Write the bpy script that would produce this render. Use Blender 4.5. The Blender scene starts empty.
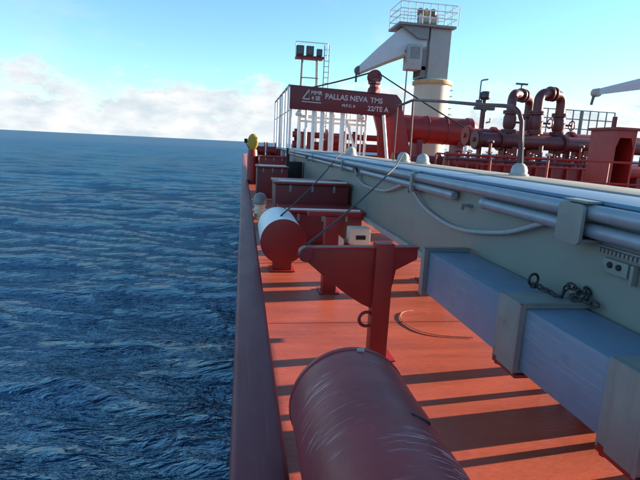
import bpy, bmesh, math, random
import numpy as np
from mathutils import Vector, Matrix
random.seed(7)
PI = math.pi
sc = bpy.context.scene
COL = sc.collection

# ------------------------------------------------------------------ camera, sky, sun, exposure
cam_d = bpy.data.cameras.new('camera'); cam = bpy.data.objects.new('camera', cam_d); COL.objects.link(cam)
cam_d.sensor_width = 36.0; cam_d.lens = 36.0 * 480 / 640; cam_d.clip_start = 0.05; cam_d.clip_end = 40000
pitch, yaw, roll = 0.195, 0.166, math.radians(2.86)
fw = Vector((math.sin(yaw)*math.cos(pitch), math.cos(yaw)*math.cos(pitch), -math.sin(pitch)))
rt = Vector((math.cos(yaw), -math.sin(yaw), 0)); up = rt.cross(fw)
rt, up = rt*math.cos(roll) + up*math.sin(roll), up*math.cos(roll) - rt*math.sin(roll)
cam.matrix_world = Matrix(((rt.x, up.x, -fw.x, 0), (rt.y, up.y, -fw.y, 0), (rt.z, up.z, -fw.z, 1.5), (0, 0, 0, 1)))
sc.camera = cam

SUN_EL, SUN_AZ = math.radians(12), math.radians(84)          # azimuth clockwise from +Y
wd = bpy.data.worlds.new('World'); sc.world = wd; wd.use_nodes = True
nt = wd.node_tree; N = nt.nodes; L = nt.links
bg = N['Background']; bg.inputs['Strength'].default_value = 0.10
sky = N.new('ShaderNodeTexSky'); sky.sky_type = 'NISHITA'; sky.sun_disc = False
sky.sun_elevation = SUN_EL; sky.sun_rotation = SUN_AZ; sky.air_density = 1.0; sky.dust_density = 0.05; sky.ozone_density = 1.5
tc = N.new('ShaderNodeTexCoord'); sep = N.new('ShaderNodeSeparateXYZ'); L.new(tc.outputs['Generated'], sep.inputs[0])
def wmath(op, a, b=None, c=None, clamp=False):
    n = N.new('ShaderNodeMath'); n.operation = op; n.use_clamp = clamp
    for i, v in enumerate((a, b, c)):
        if v is None: continue
        if isinstance(v, (int, float)): n.inputs[i].default_value = v
        else: L.new(v, n.inputs[i])
    return n.outputs[0]
mp = N.new('ShaderNodeMapping'); mp.inputs['Scale'].default_value = (1, 1, 2.2); L.new(tc.outputs['Generated'], mp.inputs[0])
def wnoise(scale, detail, rough, vec=None, dist=0.0):
    n = N.new('ShaderNodeTexNoise'); n.inputs['Scale'].default_value = scale; n.inputs['Detail'].default_value = detail
    n.inputs['Roughness'].default_value = rough; n.inputs['Distortion'].default_value = dist
    L.new(vec or mp.outputs[0], n.inputs['Vector']); return n.outputs['Fac']
z = sep.outputs['Z']
n1 = wnoise(9.0, 10, 0.62); n2 = wnoise(2.4, 7, 0.6, dist=0.6)
thr = N.new('ShaderNodeMapRange'); thr.inputs[1].default_value = 0.0; thr.inputs[2].default_value = 0.22
thr.inputs[3].default_value = 0.16; thr.inputs[4].default_value = 0.84; L.new(z, thr.inputs[0])
bank = wmath('MULTIPLY', wmath('SUBTRACT', n1, thr.outputs[0]), 9.0, clamp=True)
wisp = wmath('MULTIPLY', wmath('MULTIPLY', wmath('SUBTRACT', n2, 0.52), 3.0, clamp=True), 0.7)
dens = wmath('MAXIMUM', bank, wisp)
n3 = wnoise(13.0, 6, 0.6)
shade = N.new('ShaderNodeMix'); shade.data_type = 'RGBA'
shade.inputs['A'].default_value = (2.05, 2.36, 2.58, 1); shade.inputs['B'].default_value = (3.05, 3.1, 3.12, 1)
L.new(wmath('MULTIPLY', wmath('SUBTRACT', n3, 0.35), 3.2, clamp=True), shade.inputs['Factor'])
tint = N.new('ShaderNodeMix'); tint.data_type = 'RGBA'; tint.blend_type = 'MULTIPLY'; tint.inputs['Factor'].default_value = 1.0
L.new(sky.outputs[0], tint.inputs['A']); tint.inputs['B'].default_value = (0.60, 0.83, 0.94, 1)
cm = N.new('ShaderNodeMix'); cm.data_type = 'RGBA'
L.new(dens, cm.inputs['Factor']); L.new(tint.outputs['Result'], cm.inputs['A']); L.new(shade.outputs['Result'], cm.inputs['B'])
L.new(cm.outputs['Result'], bg.inputs['Color'])

sl = bpy.data.lights.new('sun', 'SUN'); so = bpy.data.objects.new('sun', sl); COL.objects.link(so)
sl.energy = 5.0; sl.angle = math.radians(0.5); sl.color = (1.0, 0.83, 0.62)
sd = Vector((math.sin(SUN_AZ)*math.cos(SUN_EL), math.cos(SUN_AZ)*math.cos(SUN_EL), math.sin(SUN_EL)))
so.rotation_euler = sd.to_track_quat('Z', 'Y').to_euler(); so.location = (30, 5, 20)
sc.view_settings.view_transform = 'Standard'; sc.view_settings.look = 'None'
sc.view_settings.exposure = 1.75; sc.view_settings.gamma = 1.0; sc.view_settings.use_curve_mapping = False
sc.cycles.max_bounces = 6; sc.cycles.use_denoising = True

# ------------------------------------------------------------------ materials
MATS = {}
def mat(name, base, rough=0.5, metal=0.0, var=0.25, scale=3.0, bump=0.15, bscale=40.0, stretch=(1, 1, 1), alt=None, spots=None, spot_amt=0.6, spot_scale=9.0, coat=0.0, rvar=0.12, streak=None):
    """painted or bare surface: blotchy tone, worn spots, fine relief"""
    m = bpy.data.materials.new(name); m.use_nodes = True; MATS[name] = m
    t = m.node_tree; n = t.nodes; l = t.links; b = n['Principled BSDF']
    tc = n.new('ShaderNodeTexCoord'); mp = n.new('ShaderNodeMapping'); mp.inputs['Scale'].default_value = stretch
    geo = n.new('ShaderNodeNewGeometry'); l.new(geo.outputs['Position'], mp.inputs[0])
    def noise(s, d=6, r=0.6, vec=None):
        x = n.new('ShaderNodeTexNoise'); x.inputs['Scale'].default_value = s; x.inputs['Detail'].default_value = d; x.inputs['Roughness'].default_value = r
        l.new(vec or mp.outputs[0], x.inputs['Vector']); return x.outputs['Fac']
    def ramp(f, a, c):
        x = n.new('ShaderNodeMapRange'); x.inputs[1].default_value = a; x.inputs[2].default_value = c; l.new(f, x.inputs[0]); return x.outputs[0]
    def mix(f, a, c, mode='MIX'):
        x = n.new('ShaderNodeMix'); x.data_type = 'RGBA'; x.blend_type = mode
        if isinstance(f, float): x.inputs['Factor'].default_value = f
        else: l.new(f, x.inputs['Factor'])
        for k, v in (('A', a), ('B', c)):
            if isinstance(v, tuple): x.inputs[k].default_value = (*v, 1)
            else: l.new(v, x.inputs[k])
        return x.outputs['Result']
    n1 = noise(scale)
    dark = alt or tuple(c*(1-var) for c in base); lite = tuple(min(1, c*(1+var)) for c in base)
    col = mix(ramp(n1, 0.3, 0.7), dark, lite)
    if spots:
        n2 = noise(spot_scale, 8, 0.7)
        f = ramp(n2, 0.60, 0.70); g = n.new('ShaderNodeMath'); g.operation = 'MULTIPLY'; g.inputs[1].default_value = spot_amt; l.new(f, g.inputs[0])
        col = mix(g.outputs[0], col, spots)
    if streak:
        scol, amt, sst, a0, a1, blotch = streak
        mp2 = n.new('ShaderNodeMapping'); mp2.inputs['Scale'].default_value = sst; l.new(geo.outputs['Position'], mp2.inputs[0])
        s1 = ramp(noise(1.0, 5, 0.65, mp2.outputs[0]), a0, a1); s2 = ramp(noise(blotch, 3, 0.5), 0.48, 0.62)
        g = n.new('ShaderNodeMath'); g.operation = 'MULTIPLY'; l.new(s1, g.inputs[0]); l.new(s2, g.inputs[1])
        g2 = n.new('ShaderNodeMath'); g2.operation = 'MULTIPLY'; g2.inputs[1].default_value = amt; l.new(g.outputs[0], g2.inputs[0])
        col = mix(g2.outputs[0], col, scol)
    l.new(col, b.inputs['Base Color'])
    rr = n.new('ShaderNodeMapRange'); rr.inputs[3].default_value = max(0.03, rough-rvar); rr.inputs[4].default_value = min(1, rough+rvar)
    l.new(noise(scale*2.3), rr.inputs[0]); l.new(rr.outputs[0], b.inputs['Roughness'])
    b.inputs['Metallic'].default_value = metal
    if coat: b.inputs['Coat Weight'].default_value = coat; b.inputs['Coat Roughness'].default_value = 0.12
    if bump:
        bp = n.new('ShaderNodeBump'); bp.inputs['Strength'].default_value = bump; bp.inputs['Distance'].default_value = 0.01
        l.new(noise(bscale, 5, 0.6), bp.inputs['Height']); l.new(bp.outputs[0], b.inputs['Normal'])
    return m
M = {}
M['deck'] = mat('deck_paint', (0.41, 0.080, 0.042), 0.40, var=0.28, scale=2.0, bump=0.4, bscale=30, stretch=(0.35, 1.6, 1), spots=(0.26, 0.06, 0.045), spot_amt=0.55, spot_scale=3.5,
                streak=((0.24, 0.05, 0.035), 0.75, (1.0, 38, 1), 0.50, 0.68, 1.1))
M['gunwale'] = mat('gunwale_paint', (0.15, 0.019, 0.030), 0.5, var=0.15, scale=1.5, bump=0.12, bscale=25, stretch=(2, .5, 1), spots=(0.13, 0.05, 0.05), spot_amt=.5, streak=((0.26, 0.10, 0.10), 0.6, (60, 1.5, 1), 0.54, 0.72, 1.0))
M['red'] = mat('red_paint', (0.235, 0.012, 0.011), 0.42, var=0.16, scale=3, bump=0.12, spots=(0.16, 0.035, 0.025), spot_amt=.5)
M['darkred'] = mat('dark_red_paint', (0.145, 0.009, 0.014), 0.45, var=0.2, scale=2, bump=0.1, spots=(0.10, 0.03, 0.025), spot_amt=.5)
M['piperred'] = mat('brown_red_pipe_paint', (0.10, 0.018, 0.022), 0.42, var=0.22, scale=3, bump=0.1, spots=(0.10, 0.04, 0.03), spot_amt=.5)
M['boardred'] = mat('board_red_paint', (0.125, 0.007, 0.016), 0.4, var=0.12, scale=1, bump=0.05, spots=(0.12, 0.03, 0.03), spot_amt=.4)
M['vent'] = mat('vent_drum_paint', (0.255, 0.027, 0.029), 0.42, var=0.2, scale=4, bump=0.2, bscale=22, spots=(0.13, 0.04, 0.04), spot_amt=.55, spot_scale=7,
                streak=((0.60, 0.46, 0.48), 0.9, (5, 60, 5), 0.53, 0.64, 2.6))
M['white'] = mat('white_paint', (0.78, 0.78, 0.76), 0.4, var=0.06, scale=4, bump=0.05, spots=(0.45, 0.36, 0.28), spot_amt=.35)
M['cream'] = mat('cream_paint', (0.66, 0.62, 0.48), 0.45, var=0.08, scale=2, bump=0.05, spots=(0.45, 0.33, 0.2), spot_amt=.4)
M['strip'] = mat('pale_top_strip', (0.30, 0.285, 0.24), 0.65, var=0.12, scale=3, bump=0.15, spots=(0.4, 0.36, 0.32), spot_amt=.5)
M['panel'] = mat('panel_grey_green', (0.185, 0.21, 0.19), 0.48, var=0.12, scale=1.2, bump=0.05, bscale=12, stretch=(1, .5, 1), spots=(0.145, 0.135, 0.095), spot_amt=.55, spot_scale=2.6,
                 streak=((0.10, 0.085, 0.055), 0.6, (1, 13, 0.7), 0.52, 0.75, 1.0))
M['alu'] = mat('aluminium', (0.125, 0.205, 0.30), 0.45, metal=0.0, var=0.12, scale=3, bump=0.06, bscale=18, spots=(0.10, 0.14, 0.18), spot_amt=.6, spot_scale=5, streak=((0.24, 0.29, 0.34), 0.55, (8, 2.5, 45), 0.5, 0.68, 1.6))
M['alutop'] = mat('blue_grey_plate', (0.10, 0.21, 0.34), 0.6, metal=0.0, var=0.12, scale=3, bump=0.06, stretch=(1, .4, 1), spots=(0.17, 0.25, 0.31), spot_amt=.5)
M['tube'] = mat('galvanised_tube', (0.24, 0.30, 0.36), 0.42, metal=0.3, var=0.12, scale=5, bump=0.05, spots=(0.38, 0.38, 0.36), spot_amt=.4)
M['greysteel'] = mat('grey_steel', (0.20, 0.215, 0.22), 0.5, metal=0.2, var=0.15, scale=5, bump=0.06, spots=(0.25, 0.18, 0.12), spot_amt=.5)
M['crane'] = mat('crane_cream_paint', (0.47, 0.45, 0.35), 0.5, var=0.08, scale=1.0, bump=0.03, spots=(0.42, 0.35, 0.25), spot_amt=.4, spot_scale=3, streak=((0.35, .25, .15), .4, (5, 5, .3), .6, .8, 1.0))
M['cranegrey'] = mat('crane_grey_paint', (0.34, 0.345, 0.33), 0.5, var=0.08, scale=1.5, bump=0.03, spots=(0.35, 0.3, 0.22), spot_amt=.4, spot_scale=3)
M['jib'] = mat('jib_pale_paint', (0.52, 0.56, 0.60), 0.45, var=0.06, scale=1.5, bump=0.03, spots=(0.5, 0.42, 0.32), spot_amt=.4, spot_scale=2)
M['ochre'] = mat('ochre_edge', (0.42, 0.30, 0.14), 0.6, var=0.2, scale=3, bump=0.03)
M['yellow'] = mat('yellow_paint', (0.44, 0.27, 0.015), 0.45, var=0.12, scale=5, bump=0.05, spots=(0.4, 0.25, 0.05), spot_amt=.4)
M['black'] = mat('black_rubber', (0.010, 0.011, 0.012), 0.75, var=0.3, scale=8, bump=0.05)
M['cable'] = mat('dark_cable', (0.018, 0.018, 0.02), 0.6, var=0.3, scale=20, bump=0.2, bscale=120)
M['chain'] = mat('chain_steel', (0.022, 0.024, 0.03), 0.5, metal=0.2, var=0.3, scale=30, bump=0.1)
M['rope'] = mat('grey_rope', (0.33, 0.36, 0.38), 0.8, var=0.2, scale=60, bump=0.6, bscale=260)
M['cord'] = mat('pale_cord', (0.40, 0.13, 0.09), 0.8, var=0.2, scale=40, bump=0.3, bscale=200)
M['letter'] = mat('letter_paint', (0.52, 0.44, 0.45), 0.5, var=0.15, scale=6, bump=0, spots=(0.35, 0.1, 0.1), spot_amt=.6, spot_scale=14)
M['hull'] = mat('hull_paint', (0.20, 0.02, 0.02), 0.45, var=0.15, scale=1)
M['steelgrey_dark'] = mat('weathered_dark_steel', (0.09, 0.085, 0.09), 0.5, var=0.3, scale=6, bump=0.1)
M['flangegrey'] = mat('flange_grey', (0.27, 0.285, 0.28), 0.5, var=0.14, scale=4, bump=0.06, spots=(0.17, 0.15, 0.12), spot_amt=.5)
M['strap'] = mat('strap_grey_green', (0.185, 0.215, 0.21), 0.5, var=0.14, scale=4, bump=0.08, spots=(0.12, 0.105, 0.08), spot_amt=.65, spot_scale=6, streak=((0.09, 0.075, 0.05), .5, (12, 12, 1.0), .52, .72, 1.5))
M['dome'] = mat('domed_fitting_paint', (0.36, 0.37, 0.37), 0.5, var=0.15, scale=9, bump=0.08, spots=(0.22, 0.2, 0.17), spot_amt=.5)
M['lamp'] = mat('floodlight_housing', (0.035, 0.04, 0.05), 0.4, var=0.3, scale=6, bump=0.03)

# ------------------------------------------------------------------ mesh helpers
class MB:
    def __init__(s): s.v = []; s.f = []
    def add(s, vs, fs):
        o = len(s.v); s.v += [tuple(p) for p in vs]; s.f += [tuple(i+o for i in f) for f in fs]; return s
    def box(s, x0, x1, y0, y1, z0, z1):
        return s.add([(x0,y0,z0),(x1,y0,z0),(x1,y1,z0),(x0,y1,z0),(x0,y0,z1),(x1,y0,z1),(x1,y1,z1),(x0,y1,z1)],
                     [(3,2,1,0),(4,5,6,7),(0,1,5,4),(1,2,6,5),(2,3,7,6),(3,0,4,7)])
    def bar(s, a, b, w, h):
        a = Vector(a); b = Vector(b); d = (b-a).normalized()
        r = d.cross(Vector((0,0,1))) if abs(d.z) < .95 else d.cross(Vector((0,1,0)))
        r.normalize(); u = r.cross(d); r *= w/2; u *= h/2
        vs = [a-r-u, a+r-u, a+r+u, a-r+u, b-r-u, b+r-u, b+r+u, b-r+u]
        return s.add(vs, [(0,1,2,3),(7,6,5,4),(1,0,4,5),(2,1,5,6),(3,2,6,7),(0,3,7,4)])
    def tube(s, pts, r, n=10, cap=True):
        pts = [Vector(p) for p in pts]; rs = r if isinstance(r, (list, tuple)) else [r]*len(pts)
        rings = []; pr = None
        for i, p in enumerate(pts):
            t = (pts[min(i+1, len(pts)-1)] - pts[max(i-1, 0)]).normalized()
            if pr is None:
                pr = t.cross(Vector((0,0,1)) if abs(t.z) < .9 else Vector((0,1,0))).normalized()
            else:
                pr = (pr - t*pr.dot(t)).normalized()
            q = t.cross(pr)
            rings.append([p + (pr*math.cos(a)+q*math.sin(a))*rs[i] for a in (2*PI*k/n for k in range(n))])
        vs = [v for g in rings for v in g]; fs = []
        for i in range(len(pts)-1):
            for k in range(n):
                fs.append((i*n+k, i*n+(k+1)%n, (i+1)*n+(k+1)%n, (i+1)*n+k))
        if cap: fs += [tuple(range(n))[::-1], tuple((len(pts)-1)*n+k for k in range(n))]
        return s.add(vs, fs)
    def lathe(s, c, axis, prof, n=24):
        """prof: list of (radius, distance along axis)"""
        c = Vector(c); d = Vector(axis).normalized()
        r = d.cross(Vector((0,0,1)) if abs(d.z) < .9 else Vector((0,1,0))).normalized(); q = d.cross(r)
        vs = []; fs = []
        for (rad, h) in prof:
            vs += [c + d*h + (r*math.cos(2*PI*k/n)+q*math.sin(2*PI*k/n))*rad for k in range(n)]
        for i in range(len(prof)-1):
            for k in range(n): fs.append((i*n+k, i*n+(k+1)%n, (i+1)*n+(k+1)%n, (i+1)*n+k))
        fs += [tuple(range(n))[::-1], tuple((len(prof)-1)*n+k for k in range(n))]
        return s.add(vs, fs)
    def torus(s, c, ax1, ax2, R, r, n=16, m=8, sx=1.0):
        """ring in the plane of ax1, ax2; sx stretches along ax1"""
        c = Vector(c); a = Vector(ax1).normalized(); b = Vector(ax2).normalized(); w = a.cross(b); vs = []; fs = []
        for i in range(n):
            t = 2*PI*i/n; rad = a*math.cos(t)*sx + b*math.sin(t); p = c + rad*R; dr = (a*math.cos(t)+b*math.sin(t)).normalized()
            for k in range(m):
                u = 2*PI*k/m; vs.append(p + dr*math.cos(u)*r + w*math.sin(u)*r)
        for i in range(n):
            for k in range(m): fs.append((i*m+k, ((i+1)%n)*m+k, ((i+1)%n)*m+(k+1)%m, i*m+(k+1)%m))
        return s.add(vs, fs)
    def prism(s, poly, p0, ex, ez, ey, th):
        """polygon (u,v) in plane p0 + ex*u + ez*v, thickness th along ey"""
        p0 = Vector(p0); ex = Vector(ex); ez = Vector(ez); ey = Vector(ey); n = len(poly)
        vs = [p0+ex*u+ez*v-ey*th/2 for u, v in poly] + [p0+ex*u+ez*v+ey*th/2 for u, v in poly]
        fs = [tuple(range(n)), tuple(range(2*n-1, n-1, -1))] + [(i, i+n, (i+1)%n+n, (i+1)%n) for i in range(n)]
        return s.add(vs, fs)
    def build(s, name, m, parent=None, bevel=0.0, smooth=35):
        me = bpy.data.meshes.new(name)
        o = Vector((0,0,0))
        if parent is not None: o = Vector(ORG.get(parent.name, (0,0,0)))
        me.from_pydata([(p[0]-o.x, p[1]-o.y, p[2]-o.z) for p in s.v], [], s.f); me.update()
        bm = bmesh.new(); bm.from_mesh(me); bmesh.ops.recalc_face_normals(bm, faces=bm.faces)
        if bevel:
            es = [e for e in bm.edges if len(e.link_faces) == 2 and e.calc_face_angle(0) > 0.5]
            bmesh.ops.bevel(bm, geom=es, offset=bevel, segments=2, profile=0.7, affect='EDGES', clamp_overlap=True)
        bm.to_mesh(me); bm.free()
        if smooth:
            me.polygons.foreach_set('use_smooth', [True]*len(me.polygons))
            me.set_sharp_from_angle(angle=math.radians(smooth))
        me.materials.append(M[m] if isinstance(m, str) else m)
        ob = bpy.data.objects.new(name, me); COL.objects.link(ob)
        if parent is not None: ob.parent = parent; ORG[ob.name] = tuple(o)
        return ob
ORG = {}
def thing(name, label, cat, loc, group=None):
    o = bpy.data.objects.new(name, None); COL.objects.link(o); o.location = loc; o.empty_display_size = 0.1
    ORG[o.name] = tuple(loc); o['label'] = label; o['category'] = cat
    if group: o['group'] = group
    return o
def tag(o, label, cat, group=None):
    o['label'] = label; o['category'] = cat
    if group: o['group'] = group
    return o
def struct(o): o['kind'] = 'structure'; return o
def smooth_path(pts, k=8):
    P = [Vector(p) for p in pts]; P = [P[0]*2-P[1]] + P + [P[-1]*2-P[-2]]; out = []
    for i in range(1, len(P)-2):
        for j in range(k):
            t = j/k; a, b, c, d = P[i-1], P[i], P[i+1], P[i+2]
            out.append(0.5*((2*b)+(c-a)*t+(2*a-5*b+4*c-d)*t*t+(3*b-a-3*c+d)*t**3))
    return out + [P[-2]]
def sag(a, b, s, k=14):
    a = Vector(a); b = Vector(b)
    return [a.lerp(b, t/k) - Vector((0,0,s*4*(t/k)*(1-t/k))) for t in range(k+1)]

# ------------------------------------------------------------------ sea
SEA = -6.5
def build_sea():
    rng = np.random.default_rng(4)
    az = np.concatenate([np.radians(np.linspace(-48, 4, 760)), np.radians(np.linspace(5, 311, 130))])
    nr = 820; rr = 1.5*np.exp(np.linspace(0, math.log(16000/1.5), nr))
    A, Rr = np.meshgrid(az, rr); X = Rr*np.sin(A); Y = Rr*np.cos(A); Z = np.zeros_like(X)
    dr = Rr*math.log(16000/1.5)/nr
    wind = math.radians(200)
    DX = np.zeros_like(X); DY = np.zeros_like(X)
    for i in range(110):
        lam = 0.42*math.exp(rng.random()*math.log(26/0.42)); th = wind + rng.normal(0, 0.40)
        k = 2*PI/lam; amp = 0.0048*lam**0.66*(0.6+0.8*rng.random())
        if lam > 16: amp *= 0.75
        kx, ky = k*math.sin(th), k*math.cos(th); ph = rng.random()*2*PI
        att = np.clip((lam/(dr*2.6))-0.6, 0, 1)
        a = kx*X+ky*Y+ph; sx = np.sin(a)
        Z += amp*att*np.cos(a); DX -= amp*att*0.8*math.sin(th)*sx; DY -= amp*att*0.8*math.cos(th)*sx
    # bow-wave trains running out diagonally from the ship's side
    for lam, ph, ang, am in ((5.2, 0.3, 58, .085), (3.1, 1.9, 50, .055), (7.5, 4.0, 64, .09), (1.9, .8, 44, .03), (2.4, 2.2, 70, .03)):
        th = math.radians(ang); u = X*math.cos(th) + Y*math.sin(th)
        u = u + 0.5*np.sin(X*0.31+Y*.13+ph) + .25*np.sin(Y*.71-X*.4)
        env = np.exp(-(np.maximum(0, -X-1)/9.0)**2)*np.exp(-Rr/60.0)*(0.65+0.35*np.sin(X*.23+Y*.17+ph*2))
        c = np.cos(2*PI*u/lam); Z += am*env*(c+0.3*c*c)*np.clip(lam/(dr*2.6)-.6, 0, 1)
    X = X+DX; Y = Y+DY
    verts = np.stack([X, Y, Z+SEA], -1).reshape(-1, 3); na = len(az)
    I = np.arange(nr-1)[:, None]*na + np.arange(na)[None, :]; J = np.arange(nr-1)[:, None]*na + (np.arange(na)[None, :]+1) % na
    F = np.stack([I, I+na, J+na, J], -1).reshape(-1, 4)
    me = bpy.data.meshes.new('sea'); me.vertices.add(len(verts)); me.vertices.foreach_set('co', verts.astype(np.float32).ravel())
    me.loops.add(F.size); me.loops.foreach_set('vertex_index', F.astype(np.int32).ravel())
    me.polygons.add(len(F)); me.polygons.foreach_set('loop_start', np.arange(0, F.size, 4, dtype=np.int32))
    me.polygons.foreach_set('use_smooth', np.ones(len(F), dtype=bool)); me.update(calc_edges=True); me.validate()
    o = bpy.data.objects.new('sea', me); COL.objects.link(o)
    m = bpy.data.materials.new('sea_water'); m.use_nodes = True; t = m.node_tree; n = t.nodes; l = t.links; b = n['Principled BSDF']
    geo = n.new('ShaderNodeNewGeometry')
    def mapped(s, rz=0):
        mp = n.new('ShaderNodeMapping'); mp.inputs['Scale'].default_value = s; mp.inputs['Rotation'].default_value = (0, 0, rz); l.new(geo.outputs['Position'], mp.inputs[0]); return mp.outputs[0]
    def noise(s, d, vec, r=0.6, dist=0):
        x = n.new('ShaderNodeTexNoise'); x.inputs['Scale'].default_value = s; x.inputs['Detail'].default_value = d; x.inputs['Roughness'].default_value = r; x.inputs['Distortion'].default_value = dist; l.new(vec, x.inputs['Vector']); return x.outputs['Fac']
    def mr(f, a, c, lo=0, hi=1):
        x = n.new('ShaderNodeMapRange'); x.inputs[1].default_value = a; x.inputs[2].default_value = c; x.inputs[3].default_value = lo; x.inputs[4].default_value = hi; l.new(f, x.inputs[0]); return x.outputs[0]
    def mul(a, c):
        x = n.new('ShaderNodeMath'); x.operation = 'MULTIPLY'
        for i, v in enumerate((a, c)):
            if isinstance(v, (int, float)): x.inputs[i].default_value = v
            else: l.new(v, x.inputs[i])
        return x.outputs[0]
    # foam: lacy flecks near the hull, faint caps elsewhere
    sepx = n.new('ShaderNodeSeparateXYZ'); l.new(geo.outputs['Position'], sepx.inputs[0])
    nearhull = mr(sepx.outputs['X'], -4.5, -0.5, 0.0, 1.0)
    lace = mr(noise(2.6, 9, mapped((1, .6, 1)), 0.72, 1.2), 0.57, 0.66)
    patch = mr(noise(0.35, 4, mapped((1, 0.5, 1))), 0.45, 0.62)
    foam1 = mul(mul(lace, patch), nearhull)
    sl2 = mr(noise(0.9, 8, mapped((1.6, 0.35, 1), 0.5), 0.68, 0.6), 0.66, 0.76)
    foam = n.new('ShaderNodeMath'); foam.operation = 'MAXIMUM'; l.new(mul(foam1, 0.5), foam.inputs[0]); l.new(mul(sl2, 0.07), foam.inputs[1])
    c1 = n.new('ShaderNodeMix'); c1.data_type = 'RGBA'; c1.inputs['A'].default_value = (0.0025, 0.022, 0.056, 1); c1.inputs['B'].default_value = (0.004, 0.048, 0.108, 1)
    l.new(mr(noise(0.12, 5, mapped((1, .6, 1))), 0.35, 0.65), c1.inputs['Factor'])
    c2 = n.new('ShaderNodeMix'); c2.data_type = 'RGBA'; c2.inputs['B'].default_value = (0.30, 0.46, 0.58, 1); l.new(c1.outputs['Result'], c2.inputs['A']); l.new(foam.outputs[0], c2.inputs['Factor'])
    ln = n.new('ShaderNodeVectorMath'); ln.operation = 'LENGTH'; l.new(geo.outputs['Position'], ln.inputs[0])
    ad = n.new('ShaderNodeMath'); ad.operation = 'ADD'; l.new(mr(foam.outputs[0], 0, 0.4, 0.06, 0.6), ad.inputs[0]); l.new(mr(ln.outputs['Value'], 60, 600, 0.0, 0.36), ad.inputs[1])
    bp1 = n.new('ShaderNodeBump'); bp1.inputs['Strength'].default_value = 1.0; bp1.inputs['Distance'].default_value = 0.20; l.new(noise(1.25, 4, mapped((0.8, 1.6, 1), 0.3), 0.55, 0.9), bp1.inputs['Height'])
    bp2 = n.new('ShaderNodeBump'); bp2.inputs['Strength'].default_value = 0.6; bp2.inputs['Distance'].default_value = 0.035; l.new(noise(5.0, 3, mapped((0.9, 1.5, 1), 0.2), 0.5, 0.5), bp2.inputs['Height'])
    bp0 = n.new('ShaderNodeBump'); bp0.inputs['Strength'].default_value = 0.8; bp0.inputs['Distance'].default_value = 1.0; l.new(noise(0.36, 5, mapped((0.65, 1.7, 1), 0.2), 0.6, 0.5), bp0.inputs['Height'])
    l.new(bp0.outputs[0], bp1.inputs['Normal']); l.new(bp1.outputs[0], bp2.inputs['Normal'])
    nrm = bp2.outputs[0]; out = n['Material Output']
    df = n.new('ShaderNodeBsdfDiffuse'); gl = n.new('ShaderNodeBsdfGlossy'); fr = n.new('ShaderNodeFresnel'); mx = n.new('ShaderNodeMixShader'); fr.inputs['IOR'].default_value = 1.33
    l.new(c2.outputs['Result'], df.inputs['Color']); gl.inputs['Color'].default_value = (0.52, 0.78, 0.95, 1); l.new(ad.outputs[0], gl.inputs['Roughness'])
    for q in (df, gl, fr): l.new(nrm, q.inputs['Normal'])
    mn = n.new('ShaderNodeMath'); mn.operation = 'MINIMUM'; l.new(mul(fr.outputs[0], 0.8), mn.inputs[0]); l.new(mr(ln.outputs['Value'], 14, 60, 0.26, 0.34), mn.inputs[1])
    l.new(mn.outputs[0], mx.inputs[0]); l.new(df.outputs[0], mx.inputs[1]); l.new(gl.outputs[0], mx.inputs[2]); l.new(mx.outputs[0], out.inputs['Surface']); n.remove(b)
    me.materials.append(m); struct(o)
build_sea()

# ------------------------------------------------------------------ ship: hull and deck
b = MB()   # hull: sides follow the deck outline, closing towards the bow
out = [(-0.03, -12), (-0.03, 58), (0.6, 64), (2.2, 70), (5.5, 77), (11, 82), (16.5, 77), (20, 70), (21.4, 64), (22, 58), (22, -12)]
b.prism(out, (0, 0, (SEA-2-0.01)/2), (1,0,0), (0,1,0), (0,0,1), -(SEA-2)-0.01)
struct(b.build('ship_hull', 'hull', smooth=20))
b = MB(); b.prism([(x*0.999+0.01, y) for x, y in out], (0, 0, -0.004), (1,0,0), (0,1,0), (0,0,1), 0.008)
deck = struct(b.build('deck', 'deck', smooth=0))
# weld beads across the deck plates: raised lines one can see
for y in (1.62, 3.86, 6.1, 8.4):
    b = MB(); b.box(0.24, 9.0, y-0.006, y+0.006, 0.0, 0.0035); b.build('weld_bead', 'deck', deck, smooth=0)

b = MB()
prof = [(-0.034, -0.35), (-0.034, 0.10), (-0.022, 0.125), (0.0, 0.132), (0.188, 0.130), (0.205, 0.124), (0.217, 0.105), (0.224, 0.06), (0.232, 0.0055), (0.232, -0.002), (0.0, -0.02)]
ys = list(np.arange(-6, 58.01, 1.0)); n = len(prof)
vs = []; fs = []
for y in ys:
    w = 0.004*math.sin(y*1.7)+0.003*math.sin(y*0.63+1)
    vs += [(x + (w if zz > 0.03 and x > .1 else 0), y, zz + (w*.5 if zz > .05 else 0)) for x, zz in prof]
for i in range(len(ys)-1):
    for k in range(n): fs.append((i*n+k, i*n+(k+1) % n, (i+1)*n+(k+1) % n, (i+1)*n+k))
fs += [tuple(range(n)), tuple((len(ys)-1)*n+k for k in range(n))[::-1]]
b.add(vs, fs)
tag(b.build('gunwale_bar', 'gunwale', smooth=50), 'long dark red raised gunwale edge running along the ship side above the sea', 'gunwale')

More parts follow.
